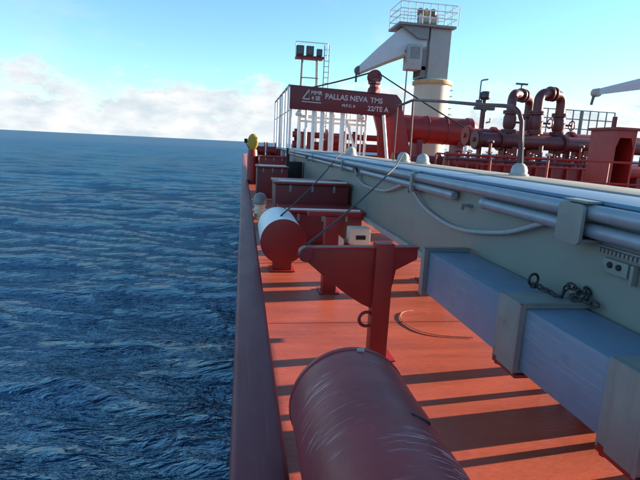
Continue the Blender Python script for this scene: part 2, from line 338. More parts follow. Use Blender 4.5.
# ------------------------------------------------------------------ vent heads (horizontal drum on a stem)
def vent(y0, y1, white, label):
    x, zc, r = 0.487, 0.372, 0.262
    t = thing('tank_vent', label, 'vent', (x, (y0+y1)/2, 0), 'drum shaped tank vents along the gunwale')
    b = MB(); L_ = y1-y0
    pr = [(r-0.012, 0.012), (r-0.002, 0.016), (r, 0.03)] + [(r+0.0015*math.sin(k*2.1), 0.03+(L_-0.06)*k/10) for k in range(1, 10)] + [(r, L_-0.03), (r-0.002, L_-0.016), (r-0.012, L_-0.012)]
    b.lathe((x, y0, zc), (0,1,0), pr, 56); dr = b.build('drum', 'white' if white else 'vent', t)
    for yy, s in ((y0, 1), (y1, -1)):
        b = MB(); b.lathe((x, yy, zc), (0, s, 0), [(r-0.010, 0.0), (r+0.004, 0.004), (r+0.006, 0.014), (r+0.004, 0.026), (r-0.01, 0.03)], 56); b.build('end_plate', 'red' if white else 'vent', t)
    for yy in (y0+0.05, y1-0.25):
        b = MB(); b.box(x-0.11, x+0.11, yy, yy+0.20, 0.012, zc-r+0.1); b.build('stem', 'red', t, bevel=0.01)
        b = MB(); b.box(x-0.15, x+0.15, yy-0.04, yy+0.24, 0.004, 0.02); b.build('base_flange', 'red', t, bevel=0.004)
    return t, x, zc, r
t, x, zc, r = vent(0.70, 1.93, False, 'large dark red scuffed drum vent in the foreground beside the gunwale')
a = 0.52; c = (x+math.sin(a)*r, 1.42, zc+math.cos(a)*r)
b = MB(); b.bar((c[0]-0.035, c[1], c[2]+0.012), (c[0]+0.035, c[1]-0.004, c[2]-0.022), 0.018, 0.012); b.build('lug', 'black', t, bevel=0.003)
a = 0.05; c = (x+math.sin(a)*r+.02, 1.895, zc+math.cos(a)*r)
b = MB(); b.box(c[0]-0.016, c[0]+0.016, c[1]-0.008, c[1]+0.008, c[2]-0.006, c[2]+0.008); b.build('name_tag', 'dome', t, bevel=0.003)
t, x, zc, r = vent(5.48, 6.62, True, 'drum vent with white barrel and dark red end on the deck further ahead')

# bollard-like ribbed vent post further on; sunlit base and shaded top put into colour
t = thing('ribbed_post', 'short ribbed post, shaded top coloured grey and sunlit base cream, beside the gunwale behind the white drum vent', 'post', (0.36, 9.6, 0))
b = MB(); pr = [(0.16, 0.002), (0.16, 0.03)]
for k in range(3): pr += [(0.105, 0.04+k*.085), (0.105, 0.095+k*.085), (0.125, 0.10+k*.085), (0.125, 0.118+k*.085)]
b.lathe((0.36, 9.6, 0), (0,0,1), pr, 20); b.build('base', 'cream', t)
b = MB(); b.lathe((0.36, 9.6, 0), (0,0,1), [(0.12, 0.29), (0.135, 0.31), (0.13, 0.42), (0.09, 0.49), (0.02, 0.52)], 20); b.build('cap', 'greysteel', t)  # grey steel colour stands for the gangway's shade on the top

# ------------------------------------------------------------------ bracket with post
def bracket(y, x, label, ring=True, sgn=1.0):
    t = thing('stowage_bracket', label, 'bracket', (x, y, 0), 'red stowage brackets on deck')
    b = MB(); b.box(x-0.065, x+0.065, y-0.05, y+0.05, 0.012, 0.855); b.build('post', 'red', t, bevel=0.008)
    b = MB(); b.box(x-0.12, x+0.12, y-0.1, y+0.1, 0.0035, 0.014); b.build('base_plate', 'red', t, bevel=0.003)
    poly = [(x-0.58, 0.75), (x-0.585, 0.79), (x-0.56, 0.805), (x+0.25, 0.822), (x+0.25, 0.74), (x+0.10, 0.66), (x+0.06, 0.42), (x-0.06, 0.375)]
    poly += [(x-0.06-0.5*s, 0.375+0.36*(s**1.25)) for s in (0.15, 0.3, 0.45, 0.6, 0.75, 0.9)]
    b = MB(); b.prism(poly, (0, y+0.004, 0), (1,0,0), (0,0,1), (0,1,0), 0.03); b.build('plate', 'red', t, bevel=0.004)
    b = MB(); b.bar((x-0.56, y, 0.812), (x+0.25, y, 0.829), 0.075, 0.012); b.build('top_flange', 'red', t, bevel=0.003)
    b = MB(); b.lathe((x-0.55, y-0.045, 0.768), (0,1,0), [(0.042, 0), (0.05, 0.006), (0.05, 0.084), (0.042, 0.09)], 20); b.build('eye_boss', 'darkred', t)
    if ring:
        b = MB(); b.torus((x-0.095, y-0.02, 0.30), (1,0,0), (0,0,1), 0.052, 0.012, 24, 8); b.build('ring', 'darkred', t)
    return t
bracket(3.17, 0.985, 'red steel post with curved triangular plate and ring just beyond the foreground drum')
# second, plain post on the deck behind
t = thing('deck_post', 'plain red square post standing on the sunlit deck behind the bracket plate', 'post', (0.905, 4.75, 0))
b = MB(); b.box(0.835, 0.975, 4.68, 4.82, 0.01, 0.80); b.build('post', 'red', t, bevel=0.008)
b = MB(); b.box(0.80, 1.01, 4.645, 4.855, 0.0035, 0.014); b.build('base_plate', 'red', t, bevel=0.003)
b = MB(); b.box(0.66, 1.20, 4.70, 4.80, 0.801, 0.85); b.build('cross_arm', 'red', t, bevel=0.006)

# red lockers across the deck
def locker(x0, x1, y0, y1, h, label, top_line=True):
    t = thing('deck_locker', label, 'locker', ((x0+x1)/2, (y0+y1)/2, 0), 'low red steel lockers across the deck')
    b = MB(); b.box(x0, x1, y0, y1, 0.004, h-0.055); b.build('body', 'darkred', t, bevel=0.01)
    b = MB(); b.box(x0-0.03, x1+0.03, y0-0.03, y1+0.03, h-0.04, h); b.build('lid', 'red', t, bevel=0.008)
    b = MB(); b.box(x0+0.01, x1-0.01, y0+0.012, y1-0.012, h-0.058, h-0.038); b.build('gasket', 'black', t)
    for k in (0.2, 0.5, 0.8):
        xx = x0+(x1-x0)*k
        b = MB(); b.box(xx-0.02, xx+0.02, y0-0.018, y0+0.002, h-0.16, h-0.05); b.build('latch', 'greysteel', t, bevel=0.003)
    b = MB(); b.tube([(x0+.05, y0-.045, h+.022), (x1-.05, y0-.045, h+.022)], 0.016, 8)
    for xx in (x0+.08, x1-.08): b.bar((xx, y0-.045, h+.012), (xx, y0+.05, h+.004), .02, .012)
    b.build('grab_rail', 'white' if top_line else 'red', t)
    return t
locker(0.60, 1.84, 7.15, 7.95, 0.52, 'nearest and lowest red locker across the deck beyond the white drum vent')
locker(0.56, 1.82, 8.15, 9.1, 0.86, 'taller red locker with pale rail close behind the nearest low one')
locker(0.40, 1.24, 13.3, 14.5, 0.86, 'third red locker, narrow, standing left of the black box')
locker(0.62, 1.60, 17.5, 18.6, 1.02, 'farthest red locker beside the yellow topped pedestal', False)

# small pale winch beside the gangway
t = thing('small_winch', 'small cream hand winch on a low base under the grey gangway', 'winch', (1.62, 6.7, 0))
b = MB(); b.box(1.30, 1.86, 6.58, 6.82, 0.004, 0.05); b.build('base', 'cream', t, bevel=0.008)
b = MB(); b.box(1.53, 1.84, 6.57, 6.83, 0.12, 0.36); b.build('housing', 'cream', t, bevel=0.03)
b = MB(); b.box(1.60, 1.76, 6.60, 6.80, 0.045, 0.125); b.build('pedestal', 'cream', t, bevel=0.006)
b = MB(); b.box(1.62, 1.76, 6.560, 6.572, 0.20, 0.26); b.build('slot', 'black', t)
b = MB(); b.lathe((1.38, 6.60, 0.15), (0,1,0), [(0.075, 0), (0.08, 0.01), (0.045, 0.02), (0.045, 0.17), (0.08, 0.18), (0.075, 0.19)], 20); b.build('drum', 'cream', t)
b = MB(); b.tube([(1.38, 6.7, .16), (1.54, 6.7, .17)], 0.02, 8); b.build('shaft', 'greysteel', t)
b = MB(); b.box(1.355, 1.405, 6.61, 6.79, 0.045, 0.10); b.build('bearing', 'cream', t)

# ------------------------------------------------------------------ gangway stowed along the deck
GY0, GY1 = 0.4, 28.5
g = thing('gangway', 'long grey green stowed gangway lying on its cradles along the deck', 'gangway', (2.3, 12, 0.36))
b = MB(); ys = list(np.arange(GY0, GY1+.01, 0.5)); zs = [0.45, 0.60, 0.78, 0.95, 1.10, 1.262]
vs = []; fs = []; nz = len(zs)
for y in ys:
    for zz in zs: vs.append((1.90 + 0.004*math.sin(y*2.3+zz*3)+0.003*math.sin(y*.9+zz*7), y, zz))
for i in range(len(ys)-1):
    for k in range(nz-1): fs.append((i*nz+k, i*nz+k+1, (i+1)*nz+k+1, (i+1)*nz+k))
o_ = len(vs); vs += [(p[0]+0.03, p[1], p[2]) for p in vs]; fs += [tuple(i+o_ for i in f[::-1]) for f in fs]
b.add(vs, fs); b.box(1.905, 1.925, GY0, GY1, 0.451, 1.26); b.build('side_panel', 'panel', g, smooth=60)
b = MB(); b.box(1.868, 1.945, GY0, GY1, 0.375, 0.448); b.build('bottom_flange', 'flangegrey', g, bevel=0.006)
b = MB(); b.box(1.872, 2.40, GY0, GY1, 1.264, 1.285); b.build('top_plate', 'alutop', g, bevel=0.004)
b = MB(); b.box(2.404, 2.92, GY0, GY1, 1.258, 1.296); b.build('top_strip', 'strip', g, bevel=0.006)
b = MB(); b.box(2.86, 2.90, GY0, GY1, 0.80, 1.257); b.build('back_panel', 'panel', g)
b = MB(); b.tube([(1.826, GY0, 1.222), (1.826, GY1, 1.222)], 0.042, 18); b.build('upper_tube', 'tube', g)
for y0, y1 in ((0.5, 3.45), (3.97, 7.3), (7.9, 13.5), (14.2, 21)):
    b = MB(); b.lathe((1.842, y0, 1.124), (0,1,0), [(0.030, 0), (0.04, 0.01), (0.04, y1-y0-0.06), (0.046, y1-y0-0.055), (0.046, y1-y0-0.01), (0.036, y1-y0)], 18); b.build('lower_tube', 'tube', g)
# fixing clamps over both tubes
for yc in (2.335, 4.9, 8.6, 12.5, 17):
    poly = [(-0.115, -0.125), (0.115, -0.125), (0.115, 0.125), (-0.115, 0.125)]
    b = MB(); b.prism([(yc+.1-.03+.03*math.sin(a)*sy if sy > 0 else yc-.1+.03-.03*math.sin(a), (1.045+.03-.03*math.cos(a)) if lo else (1.262-.03+.03*math.cos(a))) for lo, sy, aa in ((1, 1, (0, .5, 1.05, 1.57)), (0, 1, (1.57, 1.05, .5, 0)), (0, -1, (0, .5, 1.05, 1.57)), (1, -1, (1.57, 1.05, .5, 0))) for a in aa], (1.764, 0, 0), (0,1,0), (0,0,1), (1,0,0), .022) if yc < 3 else b.box(1.762, 1.785, yc-0.03, yc+0.03, 1.07, 1.255)
    cl = b.build('tube_clamp', 'strap', g, bevel=0.005)
    b = MB(); w = 0.10 if yc < 3 else 0.03
    b.box(1.776, 1.868, yc-w+.005, yc+w-.005, 1.266, 1.2805); b.build('clamp_arm', 'strap', cl, bevel=0.004)
    b = MB(); b.box(1.776, 1.899, yc-w+.005, yc+w-.005, 1.062, 1.075); b.build('clamp_arm', 'strap', cl, bevel=0.004)
# serrated strip, bolt plate
b = MB()
for k in range(46): b.box(1.872, 1.899, 1.0+k*0.027, 1.016+k*0.027, 1.020, 1.043)
b.box(1.885, 1.899, 0.9, 2.26, 1.044, 1.056); b.build('serrated_strip', 'greysteel', g)
b = MB(); b.box(1.878, 1.899, 2.02, 2.19, 0.925, 0.998); pl = b.build('bolt_plate', 'strap', g, bevel=0.004)
for yy in (2.075, 2.135):
    b = MB(); b.lathe((1.880, yy, 0.968), (-1,0,0), [(0.016, 0), (0.016, 0.01), (0.011, 0.014)], 12); b.build('bolt', 'black', pl)
b = MB(); b.box(1.868, 1.899, 1.975, 1.995, 0.90, 1.0); b.build('stop_lug', 'greysteel', g, bevel=0.003)
for yy in (3.75, 5.1, 7.6, 10.2, 13.6):
    b = MB(); b.box(1.83, 1.90, yy-.035, yy+.035, 1.052, 1.075); b.box(1.80, 1.83, yy-.02, yy+.02, 1.03, 1.076); b.build('tube_bracket', 'greysteel', g, bevel=0.004)
# domed heads on the top strip
for (xx, yy, s, post) in ((2.55, 11.4, 1.3, 0), (2.62, 7.72, 1.0, 0), (2.74, 7.15, 0.95, 0), (2.76, 4.52, 0.8, 1)):
    b = MB(); b.lathe((xx, yy, 1.2965), (0,0,1), [(0.12*s, 0), (0.12*s, 0.02*s), (0.10*s, 0.03*s), (0.10*s, 0.07*s), (0.085*s, 0.115*s), (0.05*s, 0.15*s), (0.01*s, 0.16*s)], 20); b.build('domed_fitting', 'dome', g)

# cradle legs under the gangway: their shadows stripe the deck
def cradle(y, w, label, xa=2.10, zt=0.374):
    t = thing('gangway_cradle', label, 'cradle', (xa+.2, y, 0), 'cradle legs under the stowed gangway')
    b = MB(); b.box(xa, xa+0.05, y-w/2, y+w/2, 0.012, 1.262); b.build('leg', 'red', t, bevel=0.004)
    b = MB(); b.box(xa-0.05, xa+0.12, y-w/2-.03, y+w/2+.03, 0.0035, 0.014); b.build('base_plate', 'red', t)
    return t
for y, w, lb in ((1.80, .06, 'red cradle leg nearest the camera under the gangway'), (2.06, .05, 'thin red cradle leg just nearer than the wide one under the gangway'),
                 (2.31, .30, 'widest red cradle leg under the gangway casting the broad shadow'), (2.62, .06, 'thin red cradle leg just beyond the wide one under the gangway'),
                 (2.92, .12, 'red cradle leg under the gangway beyond the first strap of the box beam'),
                 (4.70, .20, 'red cradle leg under the gangway level with the plain deck post'), (5.16, .18, 'red cradle leg under the gangway just short of the white drum vent')):
    cradle(y, w, lb)
for y, lb in ((9.9, 'beside the nearest low red locker'), (13.4, 'just short of the black box on its stand'), (18.0, 'level with the yellow cowl'), (23.0, 'level with the mooring winch'), (27.5, 'at its very far end')):
    cradle(y, .2, 'red cradle leg under the gangway, ' + lb)

# ------------------------------------------------------------------ box beam beside the gangway
t = thing('box_beam', 'blue grey aluminium box beam with straps beside the stowed gangway', 'beam', (1.69, 2.2, 0.34))
b = MB(); b.box(1.512, 1.866, 0.5, 3.64, 0.345, 0.695); b.build('beam', 'alu', t, bevel=0.012)
for y0, y1 in ((1.39, 1.60), (2.235, 2.46), (3.615, 3.70)):
    b = MB()
    b.box(1.478, 1.511, y0, y1, 0.325, 0.722); b.box(1.5115, 1.90 if y0 < 3 else 1.866, y0+.001, y1-.001, 0.696, 0.7215); b.box(1.5115, 1.866, y0+.001, y1-.001, 0.3255, 0.344)
    st = b.build('strap', 'strap', t, bevel=0.004)
    b = MB(); b.box(1.471, 1.4795, y0-0.006, y0+0.008, 0.325, 0.726); b.box(1.471, 1.868, y0-0.006, y0+0.008, 0.7222, 0.729); b.build('strap_lip', 'greysteel', st)
    if y0 < 3:
        for xx, yy in ((1.50, y1-.03), (1.58, y0+0.02)):
            b = MB(); b.lathe((xx, yy, 0.345), (0,0,-1), [(0.030, 0.0), (0.030, 0.028), (0.018, 0.03), (0.018, 0.05), (0.01, 0.055)], 8); b.build('clamp_bolt', 'red', st)
        b = MB(); b.box(1.48, 1.62, y0-.02, y1, 0.305, 0.3235); b.build('clamp_foot', 'red', st, bevel=0.004)

# chain heap on the strap
rng = random.Random(3)
t = thing('chain', 'dark tangled chain with an upright ring lying on the box beam', 'chain', (1.80, 2.33, 0.724))
pts = smooth_path([(1.74, 2.50, .745), (1.755, 2.42, .738), (1.775, 2.33, .735), (1.84, 2.37, .79), (1.87, 2.31, .765), (1.80, 2.28, .748), (1.84, 2.25, .745), (1.885, 2.29, .80), (1.88, 2.24, .76), (1.83, 2.22, .742), (1.87, 2.16, .742)], 4)
acc = [pts[0]]
for p in pts:
    if (p-acc[-1]).length > 0.031: acc.append(p)
for i in range(len(acc)-1):
    d = (acc[i+1]-acc[i]).normalized(); s_ = d.cross(Vector((0,0,1))).normalized(); q = s_.cross(d)
    a2 = s_ if i % 2 else q
    a2 = (a2 + Vector((rng.uniform(-.4,.4), rng.uniform(-.4,.4), rng.uniform(-.2,.2)))).normalized()
    b = MB(); b.torus((acc[i]+acc[i+1])/2, d, a2, 0.016, 0.0065, 12, 6, 1.55); b.build('link', 'chain', t)
b = MB(); b.torus((1.735, 2.54, 0.772), (1,0.2,0), (0,0,1), 0.035, 0.008, 22, 8); b.build('ring', 'chain', t)
b = MB(); b.lathe((1.737, 2.535, 0.723), (0,0,1), [(0.02, 0), (0.02, .02), (.012, .03)], 12); b.build('swivel', 'chain', t)

# ------------------------------------------------------------------ rope along the gangway
rp = smooth_path([(1.86, 7.95, 1.14), (1.855, 7.6, 1.0), (1.85, 7.2, .93), (1.85, 6.12, .955), (1.84, 5.36, 1.10), (1.84, 5.11, 1.10), (1.855, 4.67, .92), (1.86, 3.93, .845), (1.86, 3.19, .94), (1.845, 2.74, 1.075), (1.835, 2.62, 1.115), (1.84, 2.53, 1.09), (1.83, 2.41, 1.042)], 8)
b = MB(); b.tube(rp, 0.0165, 10); tag(b.build('rope', 'rope'), 'grey rope looping in two swags along the gangway side', 'rope')

# dark stay cables from gangway to brackets
b = MB(); p = [(2.61, 7.70, 1.44), (1.775, 5.46, 1.312)] + sag((1.765, 5.44, 1.305), (0.44, 3.17, 0.83), 0.03); b.tube(p, 0.0085, 8); tag(b.build('stay_cable', 'cable'), 'thin dark cable from gangway top down to the tip of the bracket plate', 'cable', 'dark stay cables')
b = MB(); p = [(2.54, 11.36, 1.48), (1.775, 9.02, 1.312)] + sag((1.765, 9.0, 1.305), (0.47, 5.75, 0.640), 0.05); b.tube(p, 0.010, 8); tag(b.build('stay_cable', 'cable'), 'thin dark cable from gangway top down to the white drum vent', 'cable', 'dark stay cables')
b = MB(); b.tube(smooth_path([(1.62, 4.13, .0085), (1.50, 4.08, .0085), (1.435, 3.95, .0085), (1.43, 3.80, .0085), (1.50, 3.62, .0085), (1.65, 3.52, .0085), (1.9, 3.47, .0085)], 6), 0.0048, 6); tag(b.build('cord', 'cord'), 'thin pale cord curved on the sunlit deck beside the box beam', 'cord')

# black box on a stand by the gangway
t = thing('junction_box', 'black box on a stand in front of the far gangway side', 'box', (1.60, 15.2, 0))
b = MB(); b.box(1.34, 1.85, 15.05, 15.4, 0.24, 0.95); b.build('case', 'black', t, bevel=0.02)
b = MB(); b.box(1.38, 1.81, 15.035, 15.052, 0.30, 0.89); b.build('door', 'black', t, bevel=0.006)
for xx in (1.42, 1.77):
    b = MB(); b.box(xx-.03, xx+.03, 15.2, 15.26, 0.004, 0.245); b.build('leg', 'black', t)
b = MB(); b.tube([(1.40, 15.22, 0.94), (1.40, 15.22, 1.36)], 0.05, 10); b.build('pole', 'black', t)

# yellow topped pedestal at the ship's side far ahead
t = thing('cowl_vent', 'yellow oval cowl on a red pedestal at the far end of the gunwale', 'cowl', (0.36, 18.0, 0))
b = MB(); b.lathe((0.36, 18.0, 0.004), (0,0,1), [(0.24, 0), (0.24, .04), (0.20, .06), (0.19, 1.0), (0.16, 1.22)], 20); b.build('pedestal', 'red', t)
b = MB(); b.lathe((0.36, 17.84, 1.49), (0,1,0), [(0.13, 0), (0.175, 0.012), (0.19, 0.03), (0.19, 0.2), (0.14, 0.29), (0.05, 0.33)], 24)
b.v = [(p[0], p[1], 1.49+(p[2]-1.49)*1.55) for p in b.v]; b.build('cowl', 'yellow', t)
b = MB(); b.box(0.05, 0.17, 17.95, 18.05, 1.45, 1.60); b.bar((.11, 18, 1.46), (.25, 18, 1.2), .03, .03); b.build('side_lamp', 'black', t)

# mooring winch far ahead
t = thing('mooring_winch', 'dark red mooring winch with flanged drums far ahead on deck', 'winch', (1.1, 23.5, 0))
b = MB(); b.box(0.55, 1.75, 23.0, 24.0, 0.004, 0.65); b.build('bed', 'darkred', t, bevel=0.02)
for xx in (0.60, 1.12):
    b = MB(); b.lathe((xx, 23.5, 1.1), (1,0,0), [(0.42, 0), (0.42, .05), (0.22, .06), (0.22, .38), (0.42, .39), (0.42, .44)], 24); b.build('drum', 'red', t)
b = MB(); b.box(1.60, 1.78, 23.2, 23.9, 0.64, 1.25); b.build('gearbox', 'darkred', t, bevel=0.03)
for xx in (0.70, 1.25, 1.55):
    b = MB(); b.box(xx-.05, xx+.05, 23.3, 23.7, 0.64, 1.0); b.build('bearing', 'darkred', t)

# ------------------------------------------------------------------ sign gantry
GY = 21.0
t = thing('sign_gantry', 'dark red gantry with white lettering carried on pale posts', 'gantry', (4.4, GY, 0))
b = MB(); b.prism([(1.92, 2.95), (6.30, 2.86), (6.86, 3.25), (6.80, 3.55), (6.55, 3.80), (1.92, 3.92)], (0, GY, 0), (1,0,0), (0,0,1), (0,1,0), 0.30); board = b.build('board', 'boardred', t, bevel=0.02)
b = MB(); b.prism([(5.55, 3.1), (5.75, 3.5), (6.62, 3.62), (6.86, 3.30), (7.80, 0.004), (6.05, 0.004), (5.85, 2.2)], (0, GY+0.06, 0), (1,0,0), (0,0,1), (0,1,0), 0.22); b.build('plate_leg', 'red', t, bevel=0.01)
b = MB(); b.lathe((5.55, GY, 3.80), (0,0,1), [(0.30, 0), (0.26, .20), (0.20, .26), (0.20, .36), (0.28, .40), (0.28, .46), (0.22, .50)], 8); hd = b.build('sheave_head', 'darkred', t)
for dy in (-.12, .08):
    b = MB(); b.lathe((5.55, GY+dy, 4.48), (0,1,0), [(.20, 0), (.30, .02), (.27, .05), (.30, .08), (.20, .10)], 18); b.build('sheave', 'darkred', hd)
b = MB(); b.box(5.40, 5.70, GY-.16, GY+.22, 4.30, 4.40); b.build('cheek', 'steelgrey_dark', hd, bevel=.02)
for xx, yy, r_, zt in ((1.98, GY+.05, .06, 2.97), (2.42, GY+.5, .075, 3.1), (2.72, GY+.5, .06, 3.1), (2.98, GY+.05, .08, 2.95), (3.36, GY+.05, .09, 2.94), (3.74, GY+.05, .08, 2.93), (4.25, GY+.05, .10, 2.92), (3.55, GY+.9, .05, 3.0), (4.0, GY+.9, .06, 3.0), (4.62, GY+.9, .05, 3.0), (4.85, GY+1.2, .035, 3.0), (3.18, GY+1.2, .04, 3.0), (2.55, GY+1.2, .035, 3.0), (5.02, GY+.5, .05, 3.0), (5.22, GY+.5, .04, 3.0), (5.42, GY+.5, .06, 3.0)):
    b = MB(); b.tube([(xx, yy, 0.0), (xx, yy, zt)], r_, 10); b.build('post', 'white', t)
b = MB(); b.tube([(4.42, GY+.02, 2.6), (5.0, GY+.02, 1.0), (5.3, GY+.02, 0.0)], .06, 8); b.build('brace', 'white', t)
b = MB(); b.tube([(6.0, GY-.2, 2.9), (6.45, GY-.2, 0.0)], .075, 10); b.build('slanted_post', 'white', t)
for zz in (2.68, 2.50):
    b = MB(); b.tube([(2.5, GY+.55, zz), (5.4, GY+.55, zz-.04)], .045, 8); b.build('cross_rail', 'white', t)
for xx in (2.32, 5.05):
    b = MB(); b.lathe((xx, GY-.02, 2.76), (0,-.4,-1), [(.05, -.14), (.14, 0), (.14, .05), (.12, .06)], 14); b.build('lamp', 'white', t)
def text(body, x, z_, size, y=GY-0.152, sx=1.0):
    c = bpy.data.curves.new('lettering', 'FONT'); c.body = body; c.size = size; c.extrude = 0.004; c.offset = 0.006
    o = bpy.data.objects.new('lettering', c); COL.objects.link(o)
    me = bpy.data.meshes.new_from_object(o.evaluated_get(bpy.context.evaluated_depsgraph_get())); bpy.data.objects.remove(o); bpy.data.curves.remove(c)
    me.materials.clear(); me.materials.append(M['letter'])
    k = bpy.data.objects.new('lettering', me); COL.objects.link(k); k.parent = board
    k.matrix_parent_inverse = Matrix.Identity(4); k.rotation_euler = (PI/2, 0.018, 0); k.scale = (sx, 1, 1)
    k.location = (x-4.4, y-GY, z_); return k
text('PALLAS NEVA', 3.40, 3.44, 0.31, sx=0.98); text('M.B.C. 8', 4.15, 3.16, 0.15, sx=1.1); text('TMS', 5.38, 3.40, 0.30); text('22/TE A', 5.28, 3.06, 0.28)
text('MMR', 2.80, 3.58, 0.22); text('4 SE', 2.82, 3.36, 0.22)
b = MB(); zz = GY-.155
for p0, p1, w in (((2.45, 3.38), (2.72, 3.76), .05), ((2.72, 3.76), (2.72, 3.40), .03), ((2.45, 3.38), (2.75, 3.38), .05), ((2.42, 3.27), (3.25, 3.25), .035)):
    b.bar((p0[0], zz, p0[1]), (p1[0], zz, p1[1]), .01, w)
b.build('emblem', 'letter', board)

# tall pale guard fence running forward from the gantry
t = thing('guard_fence', 'tall row of pale posts with top rail running forward from the sign gantry', 'fence', (1.95, 26, 0))
for i, yy in enumerate((21.6, 23.2, 24.8, 26.5, 28.4, 30.5)):
    b = MB(); b.tube([(1.94, yy, 0.0), (1.94, yy, 3.98)], .058 if i else .07, 8); b.build('post', 'white', t)
for zz in (3.95, 2.9):
    b = MB(); b.tube([(1.94, 21.4, zz), (1.94, 30.6, zz)], .05 if zz > 3 else .025, 8); b.build('rail', 'greysteel', t)

# wires off the sheave head
b = MB(); b.tube(sag((5.50, GY, 4.70), (2.6, GY+3, 4.05), .05), .035, 6); tag(b.build('wire', 'cable'), 'dark wire leaving the gantry head to the left', 'wire', 'wires off the gantry head')
b = MB(); b.tube(sag((5.62, GY, 4.70), (8.4, 17.2, 2.25), .03), .03, 6); tag(b.build('wire', 'cable'), 'dark wire running down right from the gantry head past the crane', 'wire', 'wires off the gantry head')

# ------------------------------------------------------------------ floodlight mast
Y = 30.0
t = thing('floodlight_mast', 'slim mast with dark floodlights on a platform behind the sign gantry', 'mast', (3.9, Y, 0))
for xx in (3.42, 4.30):
    for dy in (-.35, .35):
        b = MB(); b.tube([(xx + (-.15 if xx < 4 else .15), Y+dy, 0), (xx, Y+dy*.6, 6.55)], .04, 8); b.build('leg', 'greysteel', t)
for zz in (3.2, 4.2, 5.4):
    b = MB(); b.tube([(3.33, Y-.25, zz), (4.38, Y-.25, zz)], .03, 8); b.build('crossbar', 'greysteel', t)
b = MB(); b.box(3.0, 4.65, Y-.4, Y+.4, 6.5, 6.62); b.build('platform', 'darkred', t)
for xx, s in ((3.22, 1), (3.80, 1), (4.36, .75)):
    b = MB(); b.box(xx-.22*s, xx+.22*s, Y-.55, Y-.3, 6.63, 6.63+.52*s); lm = b.build('floodlight', 'lamp', t, bevel=.03)
    b = MB(); b.box(xx-.17*s, xx+.17*s, Y-.562, Y-.552, 6.68, 6.63+.46*s); b.build('lens', 'steelgrey_dark', lm)
for p in (((3.02, Y, 6.6), (3.02, Y, 7.45)), ((3.02, Y, 7.45), (4.9, Y, 7.45)), ((4.9, Y, 7.45), (4.9, Y, 6.6))):
    b = MB(); b.tube(p, .03, 6); b.build('rail', 'white', t)
for xx in (4.75, 5.05):
    b = MB(); b.tube([(xx, Y+.1, 0.0), (xx, Y+.1, 7.4)], .028, 6); b.build('ladder_stile', 'greysteel', t)
for k in range(22):
    b = MB(); b.tube([(4.75, Y+.1, .4+k*.32), (5.05, Y+.1, .4+k*.32)], .018, 5); b.build('rung', 'greysteel', t)

# ------------------------------------------------------------------ deck crane
CX, CY = 10.5, 27.0
t = thing('deck_crane', 'cream deck crane with pale jib lowered to the left and railed platform', 'crane', (CX, CY, 0))
b = MB(); b.lathe((CX, CY, 0), (0,0,1), [(1.12, 0.004), (1.12, .1), (1.0, .14), (1.0, 5.05), (1.06, 5.1), (1.06, 5.32), (0.98, 5.36)], 40); b.build('pedestal', 'crane', t)
b = MB(); b.lathe((CX, CY, 0), (0,0,1), [(1.10, 5.10), (1.12, 5.14), (1.12, 5.28), (1.10, 5.30)], 40); b.build('slewing_ring', 'ochre', t)
b = MB(); b.box(CX-.62, CX+.56, CY-.75, CY+.75, 5.34, 7.955); b.build('house', 'cranegrey', t, bevel=.05)
b = MB(); b.box(CX+.562, CX+.60, CY-.6, CY+.6, 5.5, 7.7); b.build('side_cover', 'crane', t, bevel=.01)
b = MB(); b.box(CX-.98, CX-.622, CY-.6, CY+.6, 5.4, 7.4); b.build('machinery_box', 'greysteel', t, bevel=.04)
for k in range(5):
    b = MB(); b.tube([(CX-1.02-.05*(k % 2), CY-.5+k*.2, 5.5), (CX-1.05, CY-.5+k*.2, 6.3), (CX-.9, CY-.5+k*.2, 7.2)], .045, 6); b.build('hydraulic_hose', 'steelgrey_dark', t)
b = MB(); b.box(CX-1.85, CX-1.05, CY-.9, CY-.1, 5.75, 7.05); cab = b.build('cab', 'cranegrey', t, bevel=.06)
b = MB(); b.box(CX-1.75, CX-1.2, CY-.912, CY-.902, 6.3, 6.9); b.build('window', 'greysteel', cab)
b = MB(); b.box(CX-1.1, CX-.7, CY-.6, CY-.2, 5.8, 6.0); b.build('cab_arm', 'greysteel', t)
b = MB(); b.tube([(CX-1.72, CY-.5, 5.76), (CX-1.72, CY-.5, 2.6)], .04, 6); b.build('drain_pipe', 'greysteel', t)
# jib
def taper(name, poly, m, wf):
    b = MB(); n = len(poly)
    b.add([(x, CY-wf(x), z) for x, z in poly] + [(x, CY+wf(x), z) for x, z in poly], [tuple(range(n)), tuple(range(2*n-1, n-1, -1))] + [(i, i+n, (i+1) % n+n, (i+1) % n) for i in range(n)])
    return b.build(name, m, t, bevel=.02)
wj = lambda x: .24 + .4*(x-6.2)/3.6
taper('jib', [(6.2, 5.48), (6.2, 5.86), (7.3, 6.95), (8.35, 7.92), (9.75, 7.92), (9.75, 7.02), (8.0, 6.30)], 'jib', wj)
taper('jib_keel', [(6.25, 5.40), (6.22, 5.474), (8.0, 6.294), (9.75, 7.014), (9.75, 6.90), (8.0, 6.19)], 'ochre', wj)
b = MB(); b.lathe((6.2, CY-.2, 5.62), (0,1,0), [(.20, 0), (.23, .05), (.23, .35), (.20, .4)], 18); b.build('tip_sheave', 'steelgrey_dark', t)
b = MB(); b.tube([(6.08, CY, 5.55), (6.08, CY, 5.0)], .06, 8); b.build('hook_fall', 'steelgrey_dark', t)
b = MB(); b.bar((CX-1.9, CY-.5, 6.75), (CX-.9, CY-.5, 6.1), .16, .16); b.build('luffing_cylinder', 'greysteel', t)
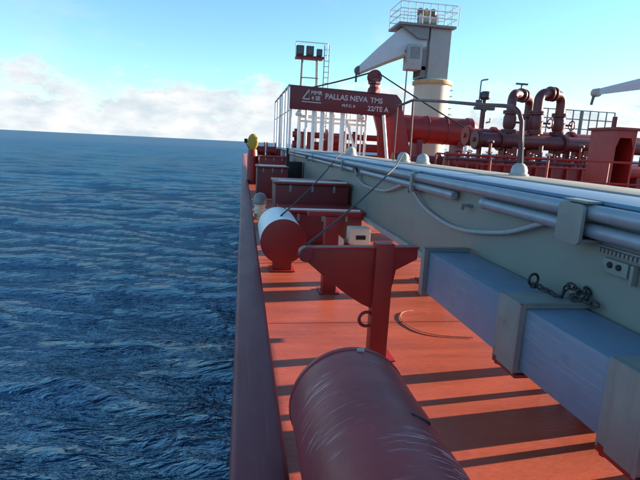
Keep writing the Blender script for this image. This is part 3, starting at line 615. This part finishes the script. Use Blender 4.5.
# platform
b = MB(); b.prism([(CX-2.5, 7.96), (CX+.7, 7.96), (CX+.7, 8.08), (CX-2.5, 8.08)], (0, CY, 0), (1,0,0), (0,0,1), (0,1,0), 2.0); b.build('platform', 'greysteel', t, bevel=.02)
b = MB(); b.prism([(CX-2.3, 7.955), (CX-.75, 7.955), (CX-.75, 7.35), (CX-1.3, 7.35)], (0, CY-.75, 0), (1,0,0), (0,0,1), (0,1,0), .12); b.build('gusset', 'greysteel', t)
for k in range(9):
    xx = CX-2.45+k*.408
    for yy in (CY-.95, CY+.95):
        b = MB(); b.tube([(xx, yy, 8.08), (xx, yy, 9.10)], .028, 6); b.build('stanchion', 'white', t)
for zz in (8.42, 8.76, 9.10):
    b = MB()
    for yy in (CY-.95, CY+.95): b.tube([(CX-2.45, yy, zz), (CX+.68, yy, zz)], .026, 6)
    b.tube([(CX-2.45, CY-.95, zz), (CX-2.45, CY+.95, zz)], .026, 6); b.tube([(CX+.68, CY-.95, zz), (CX+.68, CY+.95, zz)], .026, 6); b.build('guard_rail', 'white', t)
for k in range(3):
    b = MB(); b.lathe((CX-1.15+k*.36, CY-.3, 8.08), (0,0,1), [(.14, 0), (.14, .55), (.17, .6), (.17, .85), (.1, .92)], 12); b.build('winch_motor', ('steelgrey_dark', 'ochre', 'steelgrey_dark')[k], t)
b = MB(); b.lathe((CX-1.25, CY-.5, 8.38), (1,0,0), [(.3, 0), (.3, .05), (.2, .06), (.2, .9), (.3, .91), (.3, .96)], 16); b.build('winch_drum', 'cranegrey', t)
for zz in np.arange(.6, 5.0, .33):
    b = MB(); b.tube([(CX+1.0, CY-.22, zz), (CX+1.16, CY-.22, zz), (CX+1.16, CY+.22, zz), (CX+1.0, CY+.22, zz)], .02, 5); b.build('rung', 'greysteel', t)

# ------------------------------------------------------------------ lamp mast
Y = 16.0; X0 = 8.16
t = thing('lamp_mast', 'dark post with small crosspiece, lamp and bent aerial right of the crane', 'mast', (X0, Y, 0))
b = MB(); b.tube([(X0, Y, 0), (X0, Y, 3.0)], .10, 10); b.tube([(X0, Y, 3.0), (X0, Y, 3.35)], .07, 10); b.build('pole', 'piperred', t)
b = MB(); b.box(X0-.33, X0+.36, Y-.1, Y+.1, 2.96, 3.06); b.build('crosspiece', 'steelgrey_dark', t, bevel=.01)
b = MB(); b.lathe((X0, Y, 3.30), (0,0,1), [(.13, 0), (.18, .06), (.18, .22), (.12, .27)], 14); b.build('lamp', 'lamp', t)
b = MB(); b.tube(smooth_path([(X0-.2, Y, 3.06), (X0-.2, Y, 3.8), (X0-.17, Y, 3.92), (X0+.04, Y, 3.97)], 5), .028, 6); b.build('aerial', 'greysteel', t)
b = MB(); b.box(X0-.30, X0-.12, Y-.06, Y+.06, 3.061, 3.28); b.build('bracket', 'steelgrey_dark', t)
for zz in (1.9, 2.5):
    b = MB(); b.tube([(X0, Y, zz), (X0+.28, Y, zz+.08), (X0+.28, Y, zz+.2)], .03, 6); b.build('step', 'greysteel', t)

# ------------------------------------------------------------------ brown handrail on the gangway's far side
t = thing('handrail', 'brown red pipe handrail bending down to a domed fitting on the gangway', 'handrail', (2.75, 5.5, 1.3))
b = MB(); b.tube(smooth_path([(2.62, 8.25, 2.22), (2.70, 7.72, 2.285)], 2) + smooth_path([(2.70, 7.70, 2.285), (2.70, 6.6, 2.18), (2.69, 5.4, 2.05), (2.69, 4.75, 1.985), (2.70, 4.58, 1.93), (2.725, 4.53, 1.83)], 8) + [(2.76, 4.52, 1.40)], .021, 12); b.build('rail', 'piperred', t)
b = MB(); b.tube([(2.72, 7.70, 1.29), (2.70, 7.70, 2.28)], .020, 8); b.build('post', 'piperred', t)
b = MB(); b.tube([(2.62, 8.25, 1.29), (2.62, 8.25, 2.22)], .014, 8); b.build('post', 'piperred', t)
b = MB(); b.tube([(2.775, 4.50, 1.41), (2.735, 4.50, 1.84)], .008, 6); b.build('conduit', 'cream', t)

# ------------------------------------------------------------------ horizontal red tank
t = thing('pressure_tank', 'red horizontal tank with rounded end right of the gantry leg', 'tank', (9.0, 22.6, 0))
b = MB(); b.lathe((7.9, 22.8, 2.48), (1, -.08, -.012), [(.2, -1.05), (.48, -.92), (.64, -.7), (.64, 2.75), (.69, 2.78), (.69, 3.0), (.62, 3.08), (.48, 3.28), (.2, 3.4)], 36); b.build('shell', 'red', t)
for xx, yy in ((8.3, 22.75), (10.3, 22.6)):
    b = MB(); b.box(xx-.14, xx+.14, yy-.5, yy+.5, 0.004, 2.0); b.build('saddle', 'darkred', t, bevel=.01)
for xx in (8.7, 9.6):
    b = MB(); b.torus((xx, 22.8-(xx-7.9)*.08, 2.47), (0,1,0), (0,0,1), .645, .03, 36, 6); b.build('band', 'darkred', t)
b = MB(); b.tube(smooth_path([(10.5, 22.0, 1.95), (10.4, 21.7, 1.7), (10.2, 21.6, 1.1), (10.2, 21.6, 0)], 5), .09, 8); b.build('drain_pipe', 'white', t)

# ------------------------------------------------------------------ manifold pipework
def pipe_run(y, z_, r_, x0, x1, m, label, flanges=()):
    t = thing('pipeline', label, 'pipe', ((x0+x1)/2, y, 0), 'pipelines across the manifold deck')
    b = MB(); b.tube([(x0, y, z_), (x1, y, z_)], r_, 20); b.build('pipe', m, t)
    for xx in (x0+.02,) + tuple(flanges):
        b = MB(); b.lathe((xx-.05, y, z_), (1,0,0), [(r_+.02, 0), (r_+.07, .005), (r_+.07, .045), (r_+.045, .05), (r_+.07, .055), (r_+.07, .095), (r_+.02, .10)], 20); b.build('flange', m, t)
    b = MB(); b.lathe((x0-.06, y, z_), (1,0,0), [(r_*.25, -.05), (r_*.3, 0), (r_+.05, .004), (r_+.05, .028)], 20); b.build('blind_plate', m, t)
    for k in range(4):
        xx = x0+(x1-x0)*(k+.5)/4
        b = MB(); b.box(xx-.07, xx+.07, y-r_*.8, y+r_*.8, .004, z_-r_*.75); b.build('support', 'darkred', t)
    return t
pipe_run(12.6, 1.86, .20, 6.3, 15, 'piperred', 'upper nearest dark red pipeline below the arched pipes', (7.0, 8.9, 10.4))
pipe_run(13.4, 1.98, .22, 6.4, 16, 'red', 'thick red pipeline behind, level with the tank end', (7.2, 9.7))
pipe_run(11.8, 1.18, .17, 5.2, 14, 'red', 'lower red pipeline just above the gangway top', (6.2, 7.4, 8.6, 9.5))
pipe_run(12.2, 1.02, .08, 6.6, 14, 'darkred', 'slim dark red line under the upper pipelines', (7.8, 9.2))
pipe_run(14.4, 1.15, .2, 4.6, 15, 'darkred', 'deepest dark red pipeline half hidden behind the others', (6.0, 8.0, 10.2))
# small white-topped valves between them
for i, xx in enumerate((5.75, 6.3, 6.85, 7.55, 8.15, 8.7, 9.1, 9.55)):
    t = thing('valve', 'small valve with handwheel on the lower pipeline, %s from the tank' % ('first', 'second', 'third', 'fourth', 'fifth', 'sixth', 'seventh', 'eighth')[i], 'valve', (xx, 11.8, 1.3), 'valves on the lower pipeline')
    b = MB(); b.lathe((xx, 11.8, 1.30), (0,0,1), [(.09, 0), (.09, .05), (.05, .07), (.035, .16), (.02, .17), (.02, .24)], 12); b.build('bonnet', 'piperred' if i % 3 else 'cream', t)
    b = MB(); b.torus((xx, 11.8, 1.53), (1,0,0), (0,1,.4), .085, .012, 16, 6); b.bar((xx-.085, 11.8, 1.53), (xx+.085, 11.8, 1.53), .015, .015); b.build('handwheel', 'darkred', t)

def u_bend(xa, ya, xb, yb, zt, r_, label):
    t = thing('arched_pipe', label, 'pipe', ((xa+xb)/2, (ya+yb)/2, 0), 'arched manifold pipes')
    A = Vector((xa, ya, 0)); B = Vector((xb, yb, 0)); d = (B-A).normalized(); R_ = min((B-A).length*.45, .24)
    p = [A+Vector((0,0,1.7)), A+Vector((0,0,zt-R_))]
    p += [A + d*(R_-R_*math.cos(a)) + Vector((0,0,zt-R_+R_*math.sin(a))) for a in np.linspace(0.15, PI/2, 7)]
    p += [B - d*(R_-R_*math.cos(a)) + Vector((0,0,zt-R_+R_*math.sin(a))) for a in np.linspace(PI/2, 0.15, 7)]
    p += [B+Vector((0,0,zt-R_)), B+Vector((0,0,1.7))]
    b = MB(); b.tube(p, r_, 20); b.build('pipe', 'piperred', t)
    for q in (A, B):
        for zz in (2.10, 2.62):
            b = MB(); b.lathe(q+Vector((0,0,zz)), (0,0,1), [(r_+.01, 0), (r_+.08, .005), (r_+.08, .045), (r_+.05, .05), (r_+.08, .055), (r_+.08, .10), (r_+.01, .105)], 20); b.build('flange', 'piperred', t)
        b = MB(); b.lathe(q+Vector((0,0,2.22)), (0,0,1), [(r_+.02, 0), (r_+.05, .1), (r_+.05, .3), (r_+.02, .40)], 16); vb = b.build('valve_body', 'piperred', t)
        b = MB(); b.tube([q+Vector((r_, -.05, 2.40)), q+Vector((r_+.26, -.05, 2.40))], .03, 8); b.torus(q+Vector((r_+.26, -.05, 2.40)), (0,1,0), (0,0,1), .13, .018, 18, 6); b.build('handwheel', 'darkred', vb)
        b = MB(); b.box(q.x-.12, q.x+.12, q.y-.12, q.y+.12, .004, 1.72); b.build('riser', 'darkred', t)
    for k in (0.42, 0.58):
        q = A.lerp(B, k)
        b = MB(); b.lathe(q+Vector((0,0,zt))-d*.03, d, [(r_+.01, 0), (r_+.07, .004), (r_+.07, .05), (r_+.01, .055)], 20); b.build('flange', 'piperred', t)
    return t
u_bend(7.45, 13.0, 8.55, 13.9, 3.20, .125, 'left of the two tall arched dark red manifold pipes')
u_bend(8.08, 12.7, 8.98, 13.0, 3.22, .132, 'right of the two tall arched dark red manifold pipes')
t = thing('vent_cock', 'small T handled cock on top of the left arched pipe', 'cock', (7.9, 13.36, 3.37))
b = MB(); b.tube([(7.9, 13.36, 3.30), (7.9, 13.36, 3.48)], .025, 8); b.build('stem', 'steelgrey_dark', t)
b = MB(); b.box(7.72, 8.08, 13.33, 13.39, 3.48, 3.53); b.build('handle', 'steelgrey_dark', t)

# galvanised railing by the manifold
t = thing('platform_railing', 'thin grey green railing on the platform right of the arched pipes', 'railing', (11.0, 15, 2.0))
for k in range(11):
    xx = 9.3+k*.31
    b = MB(); b.tube([(xx, 15, 2.0), (xx, 15, 3.05)], .022 if k != 6 else .06, 6); b.build('stanchion', 'greysteel', t)
for zz in (2.45, 2.76, 3.05):
    b = MB(); b.tube([(9.3, 15, zz), (12.4, 15, zz)], .018, 6); b.build('rail', 'greysteel', t)
t = thing('manifold_platform', 'long dark red platform carrying the grey green railing', 'platform', (11.5, 15.3, 0))
b = MB(); b.box(9.1, 14.5, 14.8, 15.8, 1.82, 1.998); b.build('deck_plate', 'darkred', t, bevel=.01)
for xx in (9.4, 11.0, 12.6, 14.2):
    b = MB(); b.box(xx-.08, xx+.08, 15.2, 15.36, 0.004, 1.82); b.build('leg', 'darkred', t)

# red shelter with dark doorway
t = thing('deck_shelter', 'red steel shelter with dark open doorway at the right edge', 'shelter', (6.9, 8.3, 0))
b = MB(); b.box(6.70, 6.74, 8.0, 8.66, 0.004, 2.03); b.build('side_wall', 'red', t, bevel=.006)
b = MB(); b.box(7.10, 7.14, 8.0, 8.66, 0.004, 2.03); b.build('side_wall', 'red', t, bevel=.006)
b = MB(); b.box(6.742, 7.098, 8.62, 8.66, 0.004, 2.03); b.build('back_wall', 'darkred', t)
b = MB(); b.box(6.66, 7.19, 7.95, 8.70, 2.031, 2.085); b.build('roof', 'darkred', t, bevel=.01)
b = MB(); b.prism([(6.742, 1.72), (6.80, 1.90), (7.04, 1.90), (7.098, 1.72), (7.098, 2.029), (6.742, 2.029)], (0, 8.02, 0), (1,0,0), (0,0,1), (0,1,0), .036); b.build('door_head', 'red', t)
b = MB(); b.tube([(6.80, 8.2, 2.085), (6.80, 8.2, 2.28)], .045, 10); b.build('vent_stub', 'darkred', t)

# rack of uprights and small lines in front of the manifold
t = thing('pipe_rack', 'crowded rack of thin red uprights and small lines in front of the pipelines', 'rack', (7.0, 11.2, 0))
rr_ = random.Random(11)
for k in range(17):
    xx = 4.9+k*.27+rr_.uniform(-.06, .06); h = rr_.choice((1.42, 1.5, 1.62, 1.75, 1.5)); b = MB(); b.tube([(xx, 11.2, 0.0), (xx, 11.2, h)], rr_.choice((.03, .04, .055)), 8); b.build('upright', rr_.choice(('red', 'darkred', 'piperred', 'piperred')), t)
    if k % 3 == 1:
        b = MB(); b.lathe((xx, 11.2, h), (0,0,1), [(.05, 0), (.08, .02), (.08, .06), (.03, .08)], 12); b.build('cap', rr_.choice(('white', 'cream', 'piperred')), t)
for zz, rd in ((1.33, .035), (1.42, .02), (1.02, .05), (0.7, .04)):
    b = MB(); b.tube([(4.8, 11.12, zz), (9.5, 11.12, zz)], rd, 8); b.build('small_line', 'piperred', t)
t = thing('spill_coaming', 'low dark red coaming wall with stiffeners between gangway and pipelines', 'coaming', (7.2, 10.4, 0))
b = MB(); b.box(5.4, 9.2, 10.38, 10.42, 0.004, 1.24); b.build('wall', 'darkred', t)
for k in range(10):
    b = MB(); b.box(5.5+k*.4, 5.54+k*.4, 10.30, 10.378, 0.004, 1.22); b.build('stiffener', 'red', t)
b = MB(); b.box(5.38, 9.22, 10.32, 10.46, 1.242, 1.262); b.build('cap_rail', 'red', t)

# thin red railing behind the gangway
t = thing('deck_railing', 'thin red horizontal railing just beyond the gangway top', 'railing', (5.5, 6.8, 0))
for zz in (0.75, 1.12, 1.46):
    b = MB(); b.tube([(3.3, 8.0, zz), (6.6, 6.6, zz)], .016, 8); b.build('rail', 'red', t)
for k in range(5):
    f_ = k/4; xx = 3.3+3.3*f_; yy = 8.0-1.4*f_
    b = MB(); b.tube([(xx, yy, 0.0), (xx, yy, 1.46)], .02, 8); b.build('stanchion', 'red' if k < 4 else 'white', t)

# second crane: only the jib tip reaches into view
t = thing('second_crane', 'pale jib tip of another crane entering from the right edge', 'crane', (21, 16, 0))
b = MB(); b.add([(12.35, 15.85, 3.72), (12.35, 16.15, 3.72), (12.35, 16.15, 3.92), (12.35, 15.85, 3.92), (21, 15.5, 5.2), (21, 16.5, 5.2), (21, 16.5, 6.4), (21, 15.5, 6.4)], [(0,1,2,3),(7,6,5,4),(1,0,4,5),(2,1,5,6),(3,2,6,7),(0,3,7,4)]); b.build('jib', 'jib', t, bevel=.02)
b = MB(); b.lathe((12.35, 15.86, 3.80), (0,1,0), [(.12, 0), (.15, .03), (.15, .25), (.12, .28)], 16); b.build('tip_sheave', 'cranegrey', t)
b = MB(); b.tube([(12.28, 16, 3.75), (12.22, 16, 3.38)], .05, 8); b.build('hook_fall', 'steelgrey_dark', t)
b = MB(); b.lathe((21, 16, 0), (0,0,1), [(.9, .004), (.8, .1), (.8, 5.0), (.9, 5.1), (.9, 6.6)], 24); b.build('pedestal', 'crane', t)

# red pipework and drums seen between the gantry posts
t = thing('forward_pipe_stack', 'stack of red pipes seen between the pale gantry posts', 'pipes', (4.2, 26, 0))
for zz, r_ in ((0.9, .2), (1.45, .22), (2.0, .16)):
    b = MB(); b.tube([(2.6, 26, zz), (7.5, 26, zz)], r_, 14); b.build('pipe', 'red', t)
for xx in (2.8, 3.3, 4.2, 4.7, 5.4, 6.0, 6.6):
    b = MB(); b.box(xx-.08, xx+.08, 26.2, 26.36, .004, 2.3); b.build('support', 'darkred', t)

t = thing('forward_hose_reel', 'round red hose reel seen between the pale gantry posts', 'reel', (4.6, 24.3, 0))
b = MB(); b.lathe((4.1, 24.3, 1.75), (1,0,0), [(.55, 0), (.55, .05), (.3, .06), (.3, .8), (.55, .81), (.55, .86)], 24); b.build('drum', 'red', t)
for xx in (4.05, 5.0):
    b = MB(); b.box(xx-.05, xx+.05, 24.05, 24.55, .004, 1.75); b.build('stand', 'darkred', t)
t = thing('forward_locker', 'upright red cabinet behind the left gantry posts', 'cabinet', (3.1, 24.4, 0))
b = MB(); b.box(2.85, 3.45, 24.2, 24.7, .004, 2.05); b.build('body', 'red', t, bevel=.02)
b = MB(); b.box(2.90, 3.40, 24.18, 24.198, .2, 1.95); b.build('door', 'darkred', t, bevel=.005)
b = MB(); b.box(2.80, 3.50, 24.15, 24.75, 2.051, 2.10); b.build('roof', 'darkred', t, bevel=.01)
